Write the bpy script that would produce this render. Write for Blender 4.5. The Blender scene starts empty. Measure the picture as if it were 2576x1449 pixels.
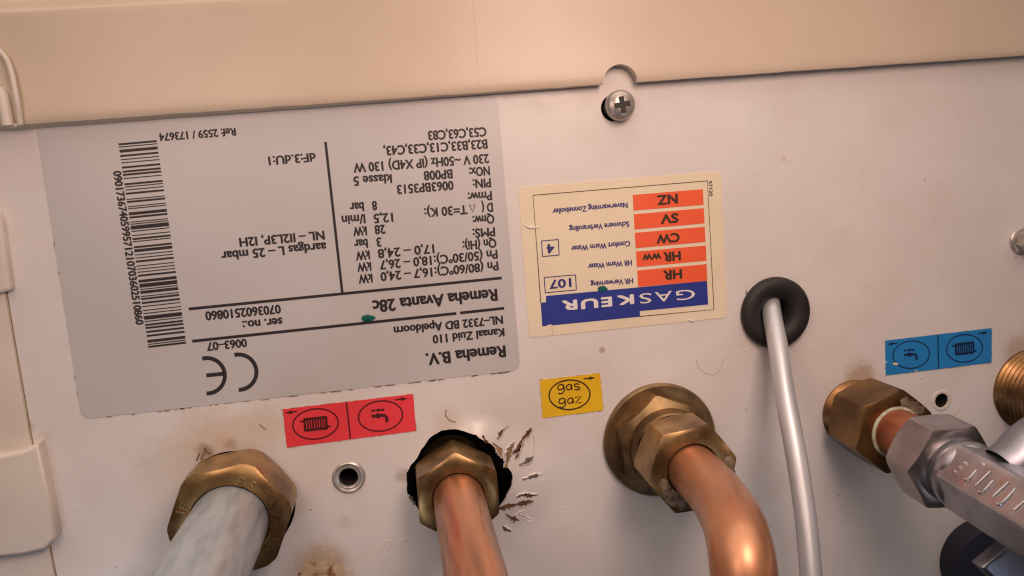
import bpy, bmesh, math, random
from mathutils import Matrix, Vector
random.seed(7)
SC = bpy.context.scene
COL = SC.collection
S = 0.01                       # one millimetre in scene units (one unit = 10 cm)
SC.unit_settings.system = 'METRIC'
SC.unit_settings.scale_length = 0.1
# the underside of the boiler looks down: its own frame (x right, y up in the photo, z out of the sheet) is turned over
ROOT = Matrix.Translation((0, 0, 15)) @ Matrix.Rotation(math.pi, 4, 'X')

# ------------------------------------------------------------------ camera
CM = Matrix(((0.9855078, -0.0801996, 0.1494738), (-0.0977819, -0.9886282, 0.1142495), (0.1386112, -0.1272097, -0.9821429)))
DIST, FPX, CX, CY = 240.0, 1950.0, 1288.0, 724.5
CPOS = CM.transposed() @ Vector((0, 0, -DIST))
cam = bpy.data.cameras.new('camera')
cam.sensor_width = 36.0
cam.lens = FPX / 2576.0 * 36.0
cam.clip_start = 0.02
cam.clip_end = 200.0
cam.dof.use_dof = True
cam.dof.focus_distance = 236 * S
cam.dof.aperture_fstop = 1.7
camo = bpy.data.objects.new('camera', cam)
COL.objects.link(camo)
rm = Matrix((CM[0], -CM[1], -CM[2])).transposed().to_4x4()
camo.matrix_world = ROOT @ Matrix.Translation(CPOS * S) @ rm
SC.camera = camo

# ------------------------------------------------------------------ world, lamps, exposure
w = bpy.data.worlds.new('World')
SC.world = w
w.use_nodes = True
# a dim warm room, lighter towards the ceiling side the photo's upper edge points to
bg = w.node_tree.nodes['Background']; WN = w.node_tree.nodes.new; WL = w.node_tree.links.new
bg.inputs[0].default_value = (1.0, 0.82, 0.70, 1)
wt = WN('ShaderNodeTexCoord'); ws = WN('ShaderNodeSeparateXYZ'); wm = WN('ShaderNodeMapRange')
wm.interpolation_type = 'SMOOTHSTEP'
for k_, v_ in (('From Min', -0.40), ('From Max', -1.0), ('To Min', 0.035), ('To Max', 1.6)): wm.inputs[k_].default_value = v_
WL(wt.outputs['Generated'], ws.inputs[0]); WL(ws.outputs['Y'], wm.inputs['Value']); WL(wm.outputs['Result'], bg.inputs[1])
def area(name, pos, target, sx, sy, power, col):
    l = bpy.data.lights.new(name, 'AREA')
    l.shape = 'RECTANGLE'; l.size = sx * S; l.size_y = sy * S
    l.energy = power; l.color = col
    o = bpy.data.objects.new(name, l); COL.objects.link(o)
    d = Vector(target) - Vector(pos)
    q = d.to_track_quat('-Z', 'Y').to_matrix().to_4x4()
    o.matrix_world = ROOT @ Matrix.Translation(Vector(pos) * S) @ q
    return o
area('room_lamp', (55, 120, 190), (15, 0, 0), 80, 110, 29, (1.0, 0.69, 0.565))
area('left_fill', (-140, 110, 230), (-60, 0, 0), 110, 110, 14, (1.0, 0.70, 0.56))  # added fill without a known source, keeps the left side bright
area('window_right', (215, -225, 390), (90, -60, 40), 50, 190, 6, (0.72, 0.78, 1.0))
area('window_left', (-255, -230, 270), (-60, -60, 20), 60, 160, 10, (0.80, 0.86, 1.0))
SC.view_settings.view_transform = 'Standard'
SC.view_settings.look = 'None'
SC.view_settings.exposure = 0.15
SC.view_settings.gamma = 1.0
SC.view_settings.use_curve_mapping = False
SC.cycles.use_denoising = True
SC.cycles.filter_width = 1.2

# ------------------------------------------------------------------ measuring: a point of the photo on the plane z = h above the sheet (mm)
MT = CM.transposed()
def U(px, py, h=0.0):
    d = MT @ Vector(((px - CX) / FPX, (py - CY) / FPX, 1.0))
    return CPOS + d * ((h - CPOS.z) / d.z)
def reg(x0, y0, sc):
    return lambda zx, zy: ((x0 + zx / sc) / 1.5528, (y0 + zy / sc) / 1.5528)
R1, R2, R3, R5, R6, R7, R8 = [reg(a, b, 2.415) for a, b in ((0, 0), (1000, 0), (2000, 0), (0, 600), (1000, 600), (2000, 600), (3000, 600))]
A1, A2, A3, A4 = reg(0, 1200, 2.8986), reg(600, 1650, 2.414), reg(1000, 1500, 2.8986), reg(1500, 1600, 2.229)
A5, A6, A7, A8 = reg(2050, 1400, 1.704), reg(2800, 1000, 2.898), reg(3150, 1250, 2.634), reg(3150, 1700, 2.634)
B4, B5, B6, B8 = reg(700, 1050, 2.841), reg(1400, 1050, 3.22), reg(2000, 950, 2.4156), reg(1000, 2000, 3.68)
DISP = lambda x, y: (x, y)
def P2(f, x, y, h=0.0):
    p = U(*f(x, y), h); return (p.x, p.y)

# ------------------------------------------------------------------ materials
def nodes(name):
    m = bpy.data.materials.new(name); m.use_nodes = True
    nt = m.node_tree
    return m, nt, nt.nodes['Principled BSDF']
def rgb(c): return (c[0], c[1], c[2], 1.0)
def mat(name, col, rough=0.5, metal=0.0, col2=None, nscale=20.0, bump=0.0, bscale=60.0, rvar=0.0, coat=0.0, spec=0.5, detail=4.0, lo=0.35, hi=0.65, grain=(1, 1, 1)):
    m, nt, b = nodes(name)
    b.inputs['Base Color'].default_value = rgb(col)
    b.inputs['Roughness'].default_value = rough
    b.inputs['Metallic'].default_value = metal
    b.inputs['Specular IOR Level'].default_value = spec
    b.inputs['Coat Weight'].default_value = coat
    b.inputs['Coat Roughness'].default_value = 0.12
    tc = nt.nodes.new('ShaderNodeTexCoord'); mp = nt.nodes.new('ShaderNodeMapping'); mp.inputs['Scale'].default_value = grain
    nt.links.new(tc.outputs['Object'], mp.inputs['Vector'])
    def noise(sc, det=detail):
        n = nt.nodes.new('ShaderNodeTexNoise'); n.inputs['Scale'].default_value = sc; n.inputs['Detail'].default_value = det
        nt.links.new(mp.outputs['Vector'], n.inputs['Vector']); return n
    if col2 is not None:
        n = noise(nscale); r = nt.nodes.new('ShaderNodeValToRGB')
        r.color_ramp.elements[0].position = lo; r.color_ramp.elements[1].position = hi
        r.color_ramp.elements[0].color = rgb(col2); r.color_ramp.elements[1].color = rgb(col)
        nt.links.new(n.outputs['Fac'], r.inputs['Fac']); nt.links.new(r.outputs['Color'], b.inputs['Base Color'])
    if rvar:
        n = noise(nscale * 1.7); mr = nt.nodes.new('ShaderNodeMapRange')
        mr.inputs['From Min'].default_value = 0.3; mr.inputs['From Max'].default_value = 0.7
        mr.inputs['To Min'].default_value = max(0.03, rough - rvar); mr.inputs['To Max'].default_value = rough + rvar
        nt.links.new(n.outputs['Fac'], mr.inputs['Value']); nt.links.new(mr.outputs['Result'], b.inputs['Roughness'])
    if bump:
        n = noise(bscale, 5.0); bp = nt.nodes.new('ShaderNodeBump')
        bp.inputs['Strength'].default_value = 1.0; bp.inputs['Distance'].default_value = bump * S
        nt.links.new(n.outputs['Fac'], bp.inputs['Height']); nt.links.new(bp.outputs['Normal'], b.inputs['Normal'])
    return m
def panel_material(stains, bulges):
    m, nt, b = nodes('white_enamel')
    L = nt.links; N = nt.nodes.new
    tc = N('ShaderNodeTexCoord')
    n1 = N('ShaderNodeTexNoise'); n1.inputs['Scale'].default_value = 3.0; n1.inputs['Detail'].default_value = 6
    L.new(tc.outputs['Object'], n1.inputs['Vector'])
    r = N('ShaderNodeValToRGB'); r.color_ramp.elements[0].position = 0.3; r.color_ramp.elements[1].position = 0.7
    r.color_ramp.elements[0].color = (0.70, 0.66, 0.64, 1); r.color_ramp.elements[1].color = (0.76, 0.735, 0.72, 1)
    L.new(n1.outputs['Fac'], r.inputs['Fac'])
    cur = r.outputs['Color']
    ns = N('ShaderNodeTexNoise'); ns.inputs['Scale'].default_value = 30.0; ns.inputs['Detail'].default_value = 6; ns.inputs['Roughness'].default_value = 0.7
    L.new(tc.outputs['Object'], ns.inputs['Vector'])
    for (x, y, rad, col, amt, ragged) in stains:
        d = N('ShaderNodeVectorMath'); d.operation = 'DISTANCE'
        L.new(tc.outputs['Object'], d.inputs[0]); d.inputs[1].default_value = (x * S, y * S, 0)
        a = N('ShaderNodeMath'); a.operation = 'MULTIPLY_ADD'        # distance bent by noise: ragged outline
        L.new(ns.outputs['Fac'], a.inputs[0]); a.inputs[1].default_value = ragged * rad * S
        L.new(d.outputs['Value'], a.inputs[2])
        mr = N('ShaderNodeMapRange'); mr.interpolation_type = 'SMOOTHSTEP'
        mr.inputs['From Min'].default_value = rad * S * (0.25 + 0.5 * ragged); mr.inputs['From Max'].default_value = rad * S * (1 + 0.5 * ragged)
        mr.inputs['To Min'].default_value = amt; mr.inputs['To Max'].default_value = 0.0
        L.new(a.outputs[0], mr.inputs['Value'])
        mx = N('ShaderNodeMix'); mx.data_type = 'RGBA'
        L.new(mr.outputs['Result'], mx.inputs['Factor']); L.new(cur, mx.inputs['A']); mx.inputs['B'].default_value = rgb(col)
        cur = mx.outputs['Result']
    # fine specks of dirt
    v = N('ShaderNodeTexVoronoi'); v.inputs['Scale'].default_value = 12.0
    L.new(tc.outputs['Object'], v.inputs['Vector'])
    lt = N('ShaderNodeMath'); lt.operation = 'LESS_THAN'; lt.inputs[1].default_value = 0.045
    L.new(v.outputs['Distance'], lt.inputs[0])
    sep = N('ShaderNodeSeparateColor'); L.new(v.outputs['Color'], sep.inputs[0])
    g = N('ShaderNodeMath'); g.operation = 'GREATER_THAN'; g.inputs[1].default_value = 0.80
    L.new(sep.outputs[0], g.inputs[0])
    mu = N('ShaderNodeMath'); mu.operation = 'MULTIPLY'; L.new(lt.outputs[0], mu.inputs[0]); L.new(g.outputs[0], mu.inputs[1])
    m2 = N('ShaderNodeMath'); m2.operation = 'MULTIPLY'; m2.inputs[1].default_value = 0.6; L.new(mu.outputs[0], m2.inputs[0])
    mx = N('ShaderNodeMix'); mx.data_type = 'RGBA'
    L.new(m2.outputs[0], mx.inputs['Factor']); L.new(cur, mx.inputs['A']); mx.inputs['B'].default_value = (0.22, 0.13, 0.08, 1)
    L.new(mx.outputs['Result'], b.inputs['Base Color'])
    sm = N('ShaderNodeTexNoise'); sm.inputs['Scale'].default_value = 5.0; sm.inputs['Detail'].default_value = 9; sm.inputs['Roughness'].default_value = 0.65; sm.inputs['Distortion'].default_value = 0.8
    L.new(tc.outputs['Object'], sm.inputs['Vector'])
    sr = N('ShaderNodeMapRange'); sr.inputs['From Min'].default_value = 0.35; sr.inputs['From Max'].default_value = 0.7; sr.inputs['To Min'].default_value = 0.25; sr.inputs['To Max'].default_value = 0.46
    L.new(sm.outputs['Fac'], sr.inputs['Value']); L.new(sr.outputs['Result'], b.inputs['Roughness'])
    sd = N('ShaderNodeMapRange'); sd.inputs['From Min'].default_value = 0.52; sd.inputs['From Max'].default_value = 0.8; sd.inputs['To Min'].default_value = 0.0; sd.inputs['To Max'].default_value = 0.32
    L.new(sm.outputs['Fac'], sd.inputs['Value'])
    m3 = N('ShaderNodeMix'); m3.data_type = 'RGBA'; L.new(sd.outputs['Result'], m3.inputs['Factor']); L.new(mx.outputs['Result'], m3.inputs['A']); m3.inputs['B'].default_value = (0.60, 0.50, 0.40, 1)
    L.new(m3.outputs['Result'], b.inputs['Base Color'])
    # pressed-in unevenness of the sheet and the fine orange peel of the enamel
    hsum = None
    for (x, y, rad, ht) in bulges:
        d = N('ShaderNodeVectorMath'); d.operation = 'DISTANCE'
        L.new(tc.outputs['Object'], d.inputs[0]); d.inputs[1].default_value = (x * S, y * S, 0)
        mr = N('ShaderNodeMapRange'); mr.interpolation_type = 'SMOOTHERSTEP'
        mr.inputs['From Min'].default_value = 0; mr.inputs['From Max'].default_value = rad * S
        mr.inputs['To Min'].default_value = ht * S; mr.inputs['To Max'].default_value = 0
        L.new(d.outputs['Value'], mr.inputs['Value'])
        if hsum is None: hsum = mr.outputs['Result']
        else:
            ad = N('ShaderNodeMath'); ad.operation = 'ADD'; L.new(hsum, ad.inputs[0]); L.new(mr.outputs['Result'], ad.inputs[1]); hsum = ad.outputs[0]
    n3 = N('ShaderNodeTexNoise'); n3.inputs['Scale'].default_value = 55.0; n3.inputs['Detail'].default_value = 2
    L.new(tc.outputs['Object'], n3.inputs['Vector'])
    ma = N('ShaderNodeMath'); ma.operation = 'MULTIPLY_ADD'; ma.inputs[1].default_value = 0.012 * S
    L.new(n3.outputs['Fac'], ma.inputs[0]); L.new(hsum, ma.inputs[2])
    bp = N('ShaderNodeBump'); bp.inputs['Strength'].default_value = 1.0; bp.inputs['Distance'].default_value = 1.0
    L.new(ma.outputs[0], bp.inputs['Height']); L.new(bp.outputs['Normal'], b.inputs['Normal'])
    return m

M = {}
M['cream'] = mat('cream_plastic', (0.625, 0.525, 0.41), 0.33, 0, (0.60, 0.50, 0.39), 4, 0.02, 70)
M['enamel_side'] = mat('side_enamel', (0.72, 0.66, 0.60), 0.4, 0, (0.66, 0.59, 0.52), 5, 0.02, 60)
M['silver'] = mat('silver_foil', (0.575, 0.57, 0.575), 0.42, 0.1, (0.55, 0.54, 0.545), 3, 0.004, 90)
M['print'] = mat('black_print', (0.022, 0.017, 0.020), 0.5)
M['paper'] = mat('cream_paper', (0.81, 0.72, 0.54), 0.5, 0, (0.77, 0.68, 0.51), 6, 0.006, 60)
M['orange'] = mat('orange_print', (0.88, 0.125, 0.042), 0.5, 0, (0.84, 0.115, 0.038), 8)
M['navy'] = mat('navy_print', (0.022, 0.04, 0.28), 0.45)
M['ink_blue'] = mat('dark_blue_print', (0.035, 0.028, 0.19), 0.5)
M['brownblack'] = mat('brown_black_print', (0.045, 0.025, 0.012), 0.5)
M['whiteprint'] = mat('white_print', (0.78, 0.74, 0.70), 0.5)
M['red'] = mat('red_foil', (0.85, 0.055, 0.072), 0.42, 0, (0.79, 0.05, 0.066), 8)
M['yellow'] = mat('yellow_foil', (0.84, 0.54, 0.02), 0.42, 0, (0.80, 0.50, 0.018), 8)
M['blue'] = mat('blue_foil', (0.02, 0.24, 0.62), 0.42, 0, (0.018, 0.22, 0.57), 8)
M['redline'] = mat('dark_red_print', (0.07, 0.006, 0.008), 0.5)
M['blueline'] = mat('dark_blue_line', (0.004, 0.018, 0.075), 0.5)
M['grit'] = mat('edge_grime', (0.22, 0.14, 0.075), 0.9, 0, (0.36, 0.26, 0.16), 60)
M['scuff'] = mat('faint_scuff', (0.46, 0.37, 0.29), 0.7)
M['green'] = mat('green_ink', (0.005, 0.13, 0.115), 0.35, 0, (0.003, 0.08, 0.075), 60)
M['brass'] = mat('tarnished_brass', (0.45, 0.29, 0.125), 0.33, 0.8, (0.165, 0.095, 0.042), 9, 0.03, 70, 0.09)
M['brass_dark'] = mat('dull_brass', (0.37, 0.24, 0.115), 0.36, 0.8, (0.12, 0.073, 0.038), 8, 0.04, 60, 0.1)
M['brass_warm'] = mat('oiled_brass', (0.27, 0.15, 0.058), 0.34, 0.8, (0.12, 0.06, 0.024), 7, 0.03, 60, 0.08)
M['copper'] = mat('copper', (0.62, 0.30, 0.175), 0.33, 0.8, (0.30, 0.135, 0.075), 17, 0.02, 60, 0.12, lo=0.36, hi=0.60, grain=(1, 1, 0.13), detail=9)
M['lacquer'] = mat('lacquered_copper', (0.52, 0.245, 0.13), 0.38, 0.65, (0.37, 0.165, 0.085), 8, 0.008, 60, 0.08, 0.18, lo=0.3, hi=0.62, grain=(1, 0.35, 0.35), detail=8)
M['copper_dark'] = mat('aged_copper', (0.50, 0.20, 0.11), 0.45, 0.8, (0.36, 0.13, 0.07), 14, 0.02, 60, 0.06)
M['verdigris'] = mat('verdigris', (0.50, 0.55, 0.42), 0.8, 0, (0.28, 0.26, 0.18), 50, 0.05, 80)
M['limescale'] = mat('limescale', (0.27, 0.205, 0.15), 0.85, 0, (0.05, 0.032, 0.02), 30, 0.2, 60)
M['chrome'] = mat('worn_chrome', (0.46, 0.46, 0.50), 0.32, 1.0, (0.32, 0.31, 0.34), 12, 0.02, 60, 0.08)
M['chrome_bright'] = mat('highlight_chrome', (0.72, 0.72, 0.77), 0.24, 1.0)  # smoother letter ridges, their highlights put into a brighter chrome colour
M['chrome_dull'] = mat('scuffed_chrome', (0.38, 0.38, 0.44), 0.42, 1.0, (0.26, 0.26, 0.30), 10, 0.03, 50, 0.08)
M['nickel'] = mat('dull_nickel', (0.50, 0.46, 0.455), 0.36, 1.0, (0.36, 0.32, 0.31), 10, 0.02, 60, 0.08)
M['steel'] = mat('zinc_steel', (0.60, 0.56, 0.52), 0.33, 0.6, (0.40, 0.36, 0.32), 14, 0.02, 60, 0.06)
M['galv'] = mat('galvanised_zinc', (0.47, 0.53, 0.57), 0.44, 0.55, (0.34, 0.39, 0.42), 42, 0.03, 60, 0.1, detail=9.0, lo=0.34, hi=0.64, grain=(1, 1, 0.22))
M['alu'] = mat('satin_aluminium', (0.60, 0.61, 0.64), 0.42, 0.5, (0.54, 0.55, 0.58), 6, 0.0, 60, 0.04)
M['rubber'] = mat('black_rubber', (0.012, 0.011, 0.011), 0.62, 0, (0.020, 0.018, 0.017), 20, 0.02, 50)
M['void'] = mat('hole_shade', (0.012, 0.009, 0.008), 0.9)  # near black: the shade inside holes put into the colour
M['navyplastic'] = mat('blue_black_plastic', (0.007, 0.008, 0.022), 0.6, 0, (0.010, 0.010, 0.026), 12, 0.02, 60)
M['primer'] = mat('brown_primer', (0.17, 0.075, 0.035), 0.75, 0, (0.08, 0.032, 0.02), 50, 0.06, 80)
M['primer_grey'] = mat('bare_grey_metal', (0.20, 0.165, 0.165), 0.6, 0, (0.12, 0.09, 0.09), 50, 0.05, 80)
M['flake'] = mat('white_flake', (0.76, 0.72, 0.69), 0.45, 0, (0.66, 0.6, 0.56), 40, 0.03, 80)
M['rust'] = mat('rust_crust', (0.58, 0.43, 0.27), 0.9, 0, (0.25, 0.12, 0.04), 26, 0.12, 35, lo=0.36, hi=0.48)
M['black'] = mat('recess_shade', (0.02, 0.016, 0.014), 0.6)  # shade of the screw's recess put into the colour

# ------------------------------------------------------------------ mesh building (mm, panel frame)
class MB:
    def __init__(s): s.v = []; s.f = []; s.sm = []
    def add(s, vs, fs, smooth=False):
        o = len(s.v); s.v += [tuple(x) for x in vs]
        for f in fs: s.f.append(tuple(i + o for i in f)); s.sm.append(smooth)
    def flat(s, pts, z):
        vs = [(x, y, z) for x, y in pts]; s.add(vs, [tuple(range(len(vs)))])
    def tri(s, verts2, faces, z): s.add([(x, y, z) for x, y in verts2], faces)
    def prism(s, pts, z0, z1, bev=0.0, seg=3):
        n = len(pts)
        ar = sum(pts[i][0] * pts[(i + 1) % n][1] - pts[(i + 1) % n][0] * pts[i][1] for i in range(n))
        if ar < 0: pts = pts[::-1]
        def inset(d):
            if d == 0: return pts
            out = []
            for i in range(n):
                a, b, c = Vector(pts[i - 1]), Vector(pts[i]), Vector(pts[(i + 1) % n])
                e1 = (b - a); e2 = (c - b)
                n1 = Vector((-e1.y, e1.x)); n2 = Vector((-e2.y, e2.x))
                if n1.length: n1.normalize()
                if n2.length: n2.normalize()
                q = n1 + n2
                if q.length < 1e-6: q = n1.copy()
                q.normalize(); k = max(0.35, q.dot(n1))
                p = b + q * (d / k); out.append((p.x, p.y))
            return out
        rings = [(0, z0), (0, z1 - bev)]
        for k in range(1, seg + 1 if bev else 0):
            a = math.pi / 2 * k / seg
            rings.append((bev * (1 - math.cos(a)), z1 - bev + bev * math.sin(a)))
        vs = []
        for d, z in rings: vs += [(x, y, z) for x, y in inset(d)]
        fs = []
        for r in range(len(rings) - 1):
            for i in range(n):
                j = (i + 1) % n
                fs.append((r * n + i, r * n + j, (r + 1) * n + j, (r + 1) * n + i))
        s.add(vs, fs, True)
        t = (len(rings) - 1) * n
        o = len(s.v) - len(vs)
        s.f.append(tuple(o + t + i for i in range(n))); s.sm.append(False)
    def rings(s, rings, smooth=True, close=True, capa=False, capb=False):
        n = len(rings[0]); vs = [p for r in rings for p in r]; fs = []
        for r in range(len(rings) - 1):
            for i in range(n if close else n - 1):
                j = (i + 1) % n
                fs.append((r * n + i, r * n + j, (r + 1) * n + j, (r + 1) * n + i))
        s.add(vs, fs, smooth)
        o = len(s.v) - len(vs)
        if capa: s.f.append(tuple(o + i for i in reversed(range(n)))); s.sm.append(False)
        if capb: s.f.append(tuple(o + (len(rings) - 1) * n + i for i in range(n))); s.sm.append(False)
    def lathe(s, prof, fr, n=72, capa=False, capb=False):
        c, ax, ay, az = fr
        rs = []
        for r, z in prof:
            rs.append([c + ax * (r * math.cos(2 * math.pi * i / n)) + ay * (r * math.sin(2 * math.pi * i / n)) + az * z for i in range(n)])
        s.rings(rs, True, True, capa, capb)
    def hexnut(s, fr, apo, z0, z1, bore, rot=0.0, rc=None, rcb=None, sides=6, bore_depth=2.0, tilt=30, n=None, trunc=0.985):
        c, ax, ay, az = fr
        n = n or sides * 16
        step = 2 * math.pi / sides
        rc = rc or apo * 1.0; rcb = rcb or apo * 1.02
        tn = math.tan(math.radians(tilt))
        def ring(rf, zf): return [c + ax * (rf(t) * math.cos(t + rot)) + ay * (rf(t) * math.sin(t + rot)) + az * zf(t) for t in [2 * math.pi * i / n for i in range(n)]]
        rh = lambda t: min(apo / math.cos((t % step) - step / 2), apo / math.cos(step / 2) * trunc)
        zt = lambda t: z1 - max(0, rh(t) - rc) * tn
        zb = lambda t: z0 + max(0, rh(t) - rcb) * tn
        rs = [ring(lambda t: rcb * 0.9, lambda t: z0), ring(lambda t: min(rh(t), rcb), lambda t: z0), ring(rh, zb), ring(rh, zt),
              ring(lambda t: min(rh(t), rc), lambda t: z1), ring(lambda t: bore + 0.25, lambda t: z1), ring(lambda t: bore, lambda t: z1 - 0.25), ring(lambda t: bore, lambda t: z1 - bore_depth)]
        s.rings(rs, True, True)
    def tube(s, pts, rad, n=32, sub=8, capa=True, capb=True):
        pts = [Vector(p) for p in pts]
        path = catmull(pts, sub) if sub > 1 and len(pts) > 2 else pts
        R = rad if callable(rad) else (lambda t: rad)
        t0 = (path[1] - path[0]).normalized()
        up = Vector((0, 0, 1)) if abs(t0.z) < 0.9 else Vector((0, 1, 0))
        a = t0.cross(up).normalized(); rs = []
        for i, p in enumerate(path):
            t = (path[min(i + 1, len(path) - 1)] - path[max(i - 1, 0)]).normalized()
            a = (a - t * a.dot(t)).normalized(); b = t.cross(a)
            r = R(i / (len(path) - 1))
            rs.append([p + a * (r * math.cos(2 * math.pi * k / n)) + b * (r * math.sin(2 * math.pi * k / n)) for k in range(n)])
        s.rings(rs, True, True, capa, capb)
    def build(s, name, material, base=(0, 0, 0), sharp=32):
        me = bpy.data.meshes.new(name)
        bx = Vector(base)
        me.from_pydata([((Vector(p) - bx) * S)[:] for p in s.v], [], s.f)
        for p, k in zip(me.polygons, s.sm): p.use_smooth = k
        me.materials.append(material)
        me.update(); me.validate()
        bm = bmesh.new(); bm.from_mesh(me); bmesh.ops.recalc_face_normals(bm, faces=bm.faces) if s.sm and all(s.sm) else None
        bm.to_mesh(me); bm.free()
        me.set_sharp_from_angle(angle=math.radians(sharp))
        o = bpy.data.objects.new(name, me); COL.objects.link(o)
        return o
def catmull(p, sub):
    out = []
    q = [p[0] * 2 - p[1]] + p + [p[-1] * 2 - p[-2]]
    for i in range(1, len(q) - 2):
        for k in range(sub):
            t = k / sub
            a, b, c, d = q[i - 1], q[i], q[i + 1], q[i + 2]
            out.append(0.5 * (2 * b + (c - a) * t + (2 * a - 5 * b + 4 * c - d) * t * t + (3 * b - a - 3 * c + d) * t * t * t))
    out.append(p[-1]); return out
BASES = {}
def tag(o, label, cat, group=None, kind=None):
    if label: o['label'] = label
    if cat: o['category'] = cat
    if group: o['group'] = group
    if kind: o['kind'] = kind
    return o
def thing(name, label, cat, base=(0, 0, 0), group=None):
    o = bpy.data.objects.new(name, None); o.empty_display_size = 0.1; COL.objects.link(o)
    base = Vector(base); o.matrix_world = ROOT @ Matrix.Translation(base * S)
    BASES[o.name] = base
    return tag(o, label, cat, group)
def part(name, mb, material, parent, label=None, sharp=32):
    o = mb.build(name, material, BASES[parent.name], sharp)
    o.parent = parent; BASES[o.name] = BASES[parent.name]
    if label: o['label'] = label
    return o
def single(name, mb, material, label, cat, base=(0, 0, 0), group=None, sharp=32):
    o = mb.build(name, material, base, sharp); o.matrix_world = ROOT @ Matrix.Translation(Vector(base) * S)
    BASES[o.name] = Vector(base)
    return tag(o, label, cat, group)
EX, EY, EZ = Vector((1, 0, 0)), Vector((0, 1, 0)), Vector((0, 0, 1))
def frame(px, py, h):
    p = U(px, py, h); return (Vector((p.x, p.y, 0)), EX, EY, EZ)

# filled 2-D outlines with holes, and lettering
def fill2d(loops, extrude=0.0):
    cu = bpy.data.curves.new('outline', 'CURVE'); cu.dimensions = '2D'; cu.fill_mode = 'BOTH' if extrude else 'FRONT'; cu.extrude = extrude
    for lp in loops:
        sp = cu.splines.new('POLY'); sp.points.add(len(lp) - 1)
        for q, (x, y) in zip(sp.points, lp): q.co = (x, y, 0, 1)
        sp.use_cyclic_u = True
    o = bpy.data.objects.new('outline', cu); COL.objects.link(o)
    dg = bpy.context.evaluated_depsgraph_get(); dg.update()
    me = bpy.data.meshes.new_from_object(o.evaluated_get(dg))
    vs = [v.co[:] for v in me.vertices]; fs = [tuple(p.vertices) for p in me.polygons]
    bpy.data.objects.remove(o); bpy.data.curves.remove(cu); bpy.data.meshes.remove(me)
    return vs, fs
CAP = None
def glyphs(txt, offset=0.0):
    cu = bpy.data.curves.new('lettering', 'FONT'); cu.body = txt; cu.size = 1.0; cu.offset = offset; cu.resolution_u = 3
    cu.fill_mode = 'FRONT'
    o = bpy.data.objects.new('lettering', cu); COL.objects.link(o)
    dg = bpy.context.evaluated_depsgraph_get(); dg.update()
    me = bpy.data.meshes.new_from_object(o.evaluated_get(dg))
    vs = [(v.co.x, v.co.y) for v in me.vertices]; fs = [tuple(p.vertices) for p in me.polygons]
    bpy.data.objects.remove(o); bpy.data.curves.remove(cu); bpy.data.meshes.remove(me)
    return vs, fs
hv, _ = glyphs('H'); CAP = max(y for x, y in hv)
def put_text(mb, txt, a, b, cap, z, bold=0.0, shear=0.0):
    """a = where the line of writing starts on its baseline, b = where it ends (panel mm); cap = capital height, bold = extra half stroke (mm)."""
    vs, fs = glyphs(txt)
    x0, x1 = min(x for x, y in vs), max(x for x, y in vs)
    a, b = Vector(a), Vector(b); d = b - a; L = d.length - 2 * bold; d.normalize(); n = Vector((-d.y, d.x)); a = a + d * bold
    k = L / (x1 - x0); q = (cap - 1.2 * bold) / CAP
    for m, (du, dv) in enumerate(((0, 0), (-1, 0), (1, 0), (-.6, .6), (.6, .6), (-.6, -.6), (.6, -.6)) if bold else ((0, 0),)):
        out = []
        for x, y in vs:
            p = a + d * ((x - x0) * k + du * bold) + n * (y * q + (dv + 0.6) * bold); out.append((p.x, p.y, z + 0.004 * m))
        mb.add(out, fs)
def text(mb, f, txt, ra, rb, cappx, z, offset=0.02, h=0.0, bk=None):
    a, b = P2(f, *ra, h), P2(f, *rb, h)
    put_text(mb, txt, a, b, cappx / 8.1, z, (cappx / 8.1 * 0.04 + offset * 2.0) if offset >= 0 else 0.0)
def bar(mb, a, b, wd, z):
    a, b = Vector(a), Vector(b); d = (b - a).normalized(); n = Vector((-d.y, d.x)) * wd / 2
    mb.flat([(a - n)[:], (b - n)[:], (b + n)[:], (a + n)[:]], z)
def stroke(mb, pts, wd, z, closed=False):
    pts = [Vector(p) for p in pts]; n = len(pts); l, r = [], []
    for i in range(n):
        p = pts[i]
        q0 = pts[i - 1] if (i or closed) else p; q1 = pts[(i + 1) % n] if (i < n - 1 or closed) else p
        d = (q1 - q0).normalized(); m = Vector((-d.y, d.x)) * wd / 2
        l.append(p + m); r.append(p - m)
    vs = [(p.x, p.y, z) for p in l + r]
    mb.add(vs, [(i, (i + 1) % n, n + (i + 1) % n, n + i) for i in range(n if closed else n - 1)])
def ell(cx, cy, rx, ry, rot=0.0, n=64, a0=0, a1=360):
    out = []; c, s_ = math.cos(math.radians(rot)), math.sin(math.radians(rot))
    full = abs(a1 - a0) >= 360
    for i in range(n if full else n + 1):
        t = math.radians(a0 + (a1 - a0) * i / n); x, y = rx * math.cos(t), ry * math.sin(t)
        out.append((cx + x * c - y * s_, cy + x * s_ + y * c))
    return out
def rounded(c4, r, n=6):
    """corner points (panel mm) joined with rounded corners"""
    out = []
    for i in range(4):
        p, a, b = Vector(c4[i]), Vector(c4[i - 1]), Vector(c4[(i + 1) % 4])
        u, v = (a - p).normalized(), (b - p).normalized()
        for k in range(n + 1):
            t = k / n; q = (p + u * r) * (1 - t) ** 2 + p * 2 * t * (1 - t) + (p + v * r) * t * t
            out.append(q[:])
    return out
def ragged(c4, step=0.5, amp=0.028):
    out = []
    for i in range(4):
        a, b = Vector(c4[i]), Vector(c4[(i + 1) % 4]); n = max(2, int((b - a).length / step))
        d = (b - a).normalized(); m = Vector((-d.y, d.x))
        for k in range(n): out.append((a.lerp(b, k / n) + m * random.uniform(-amp, amp) * (1 if k else 0.2))[:])
    return out

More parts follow.
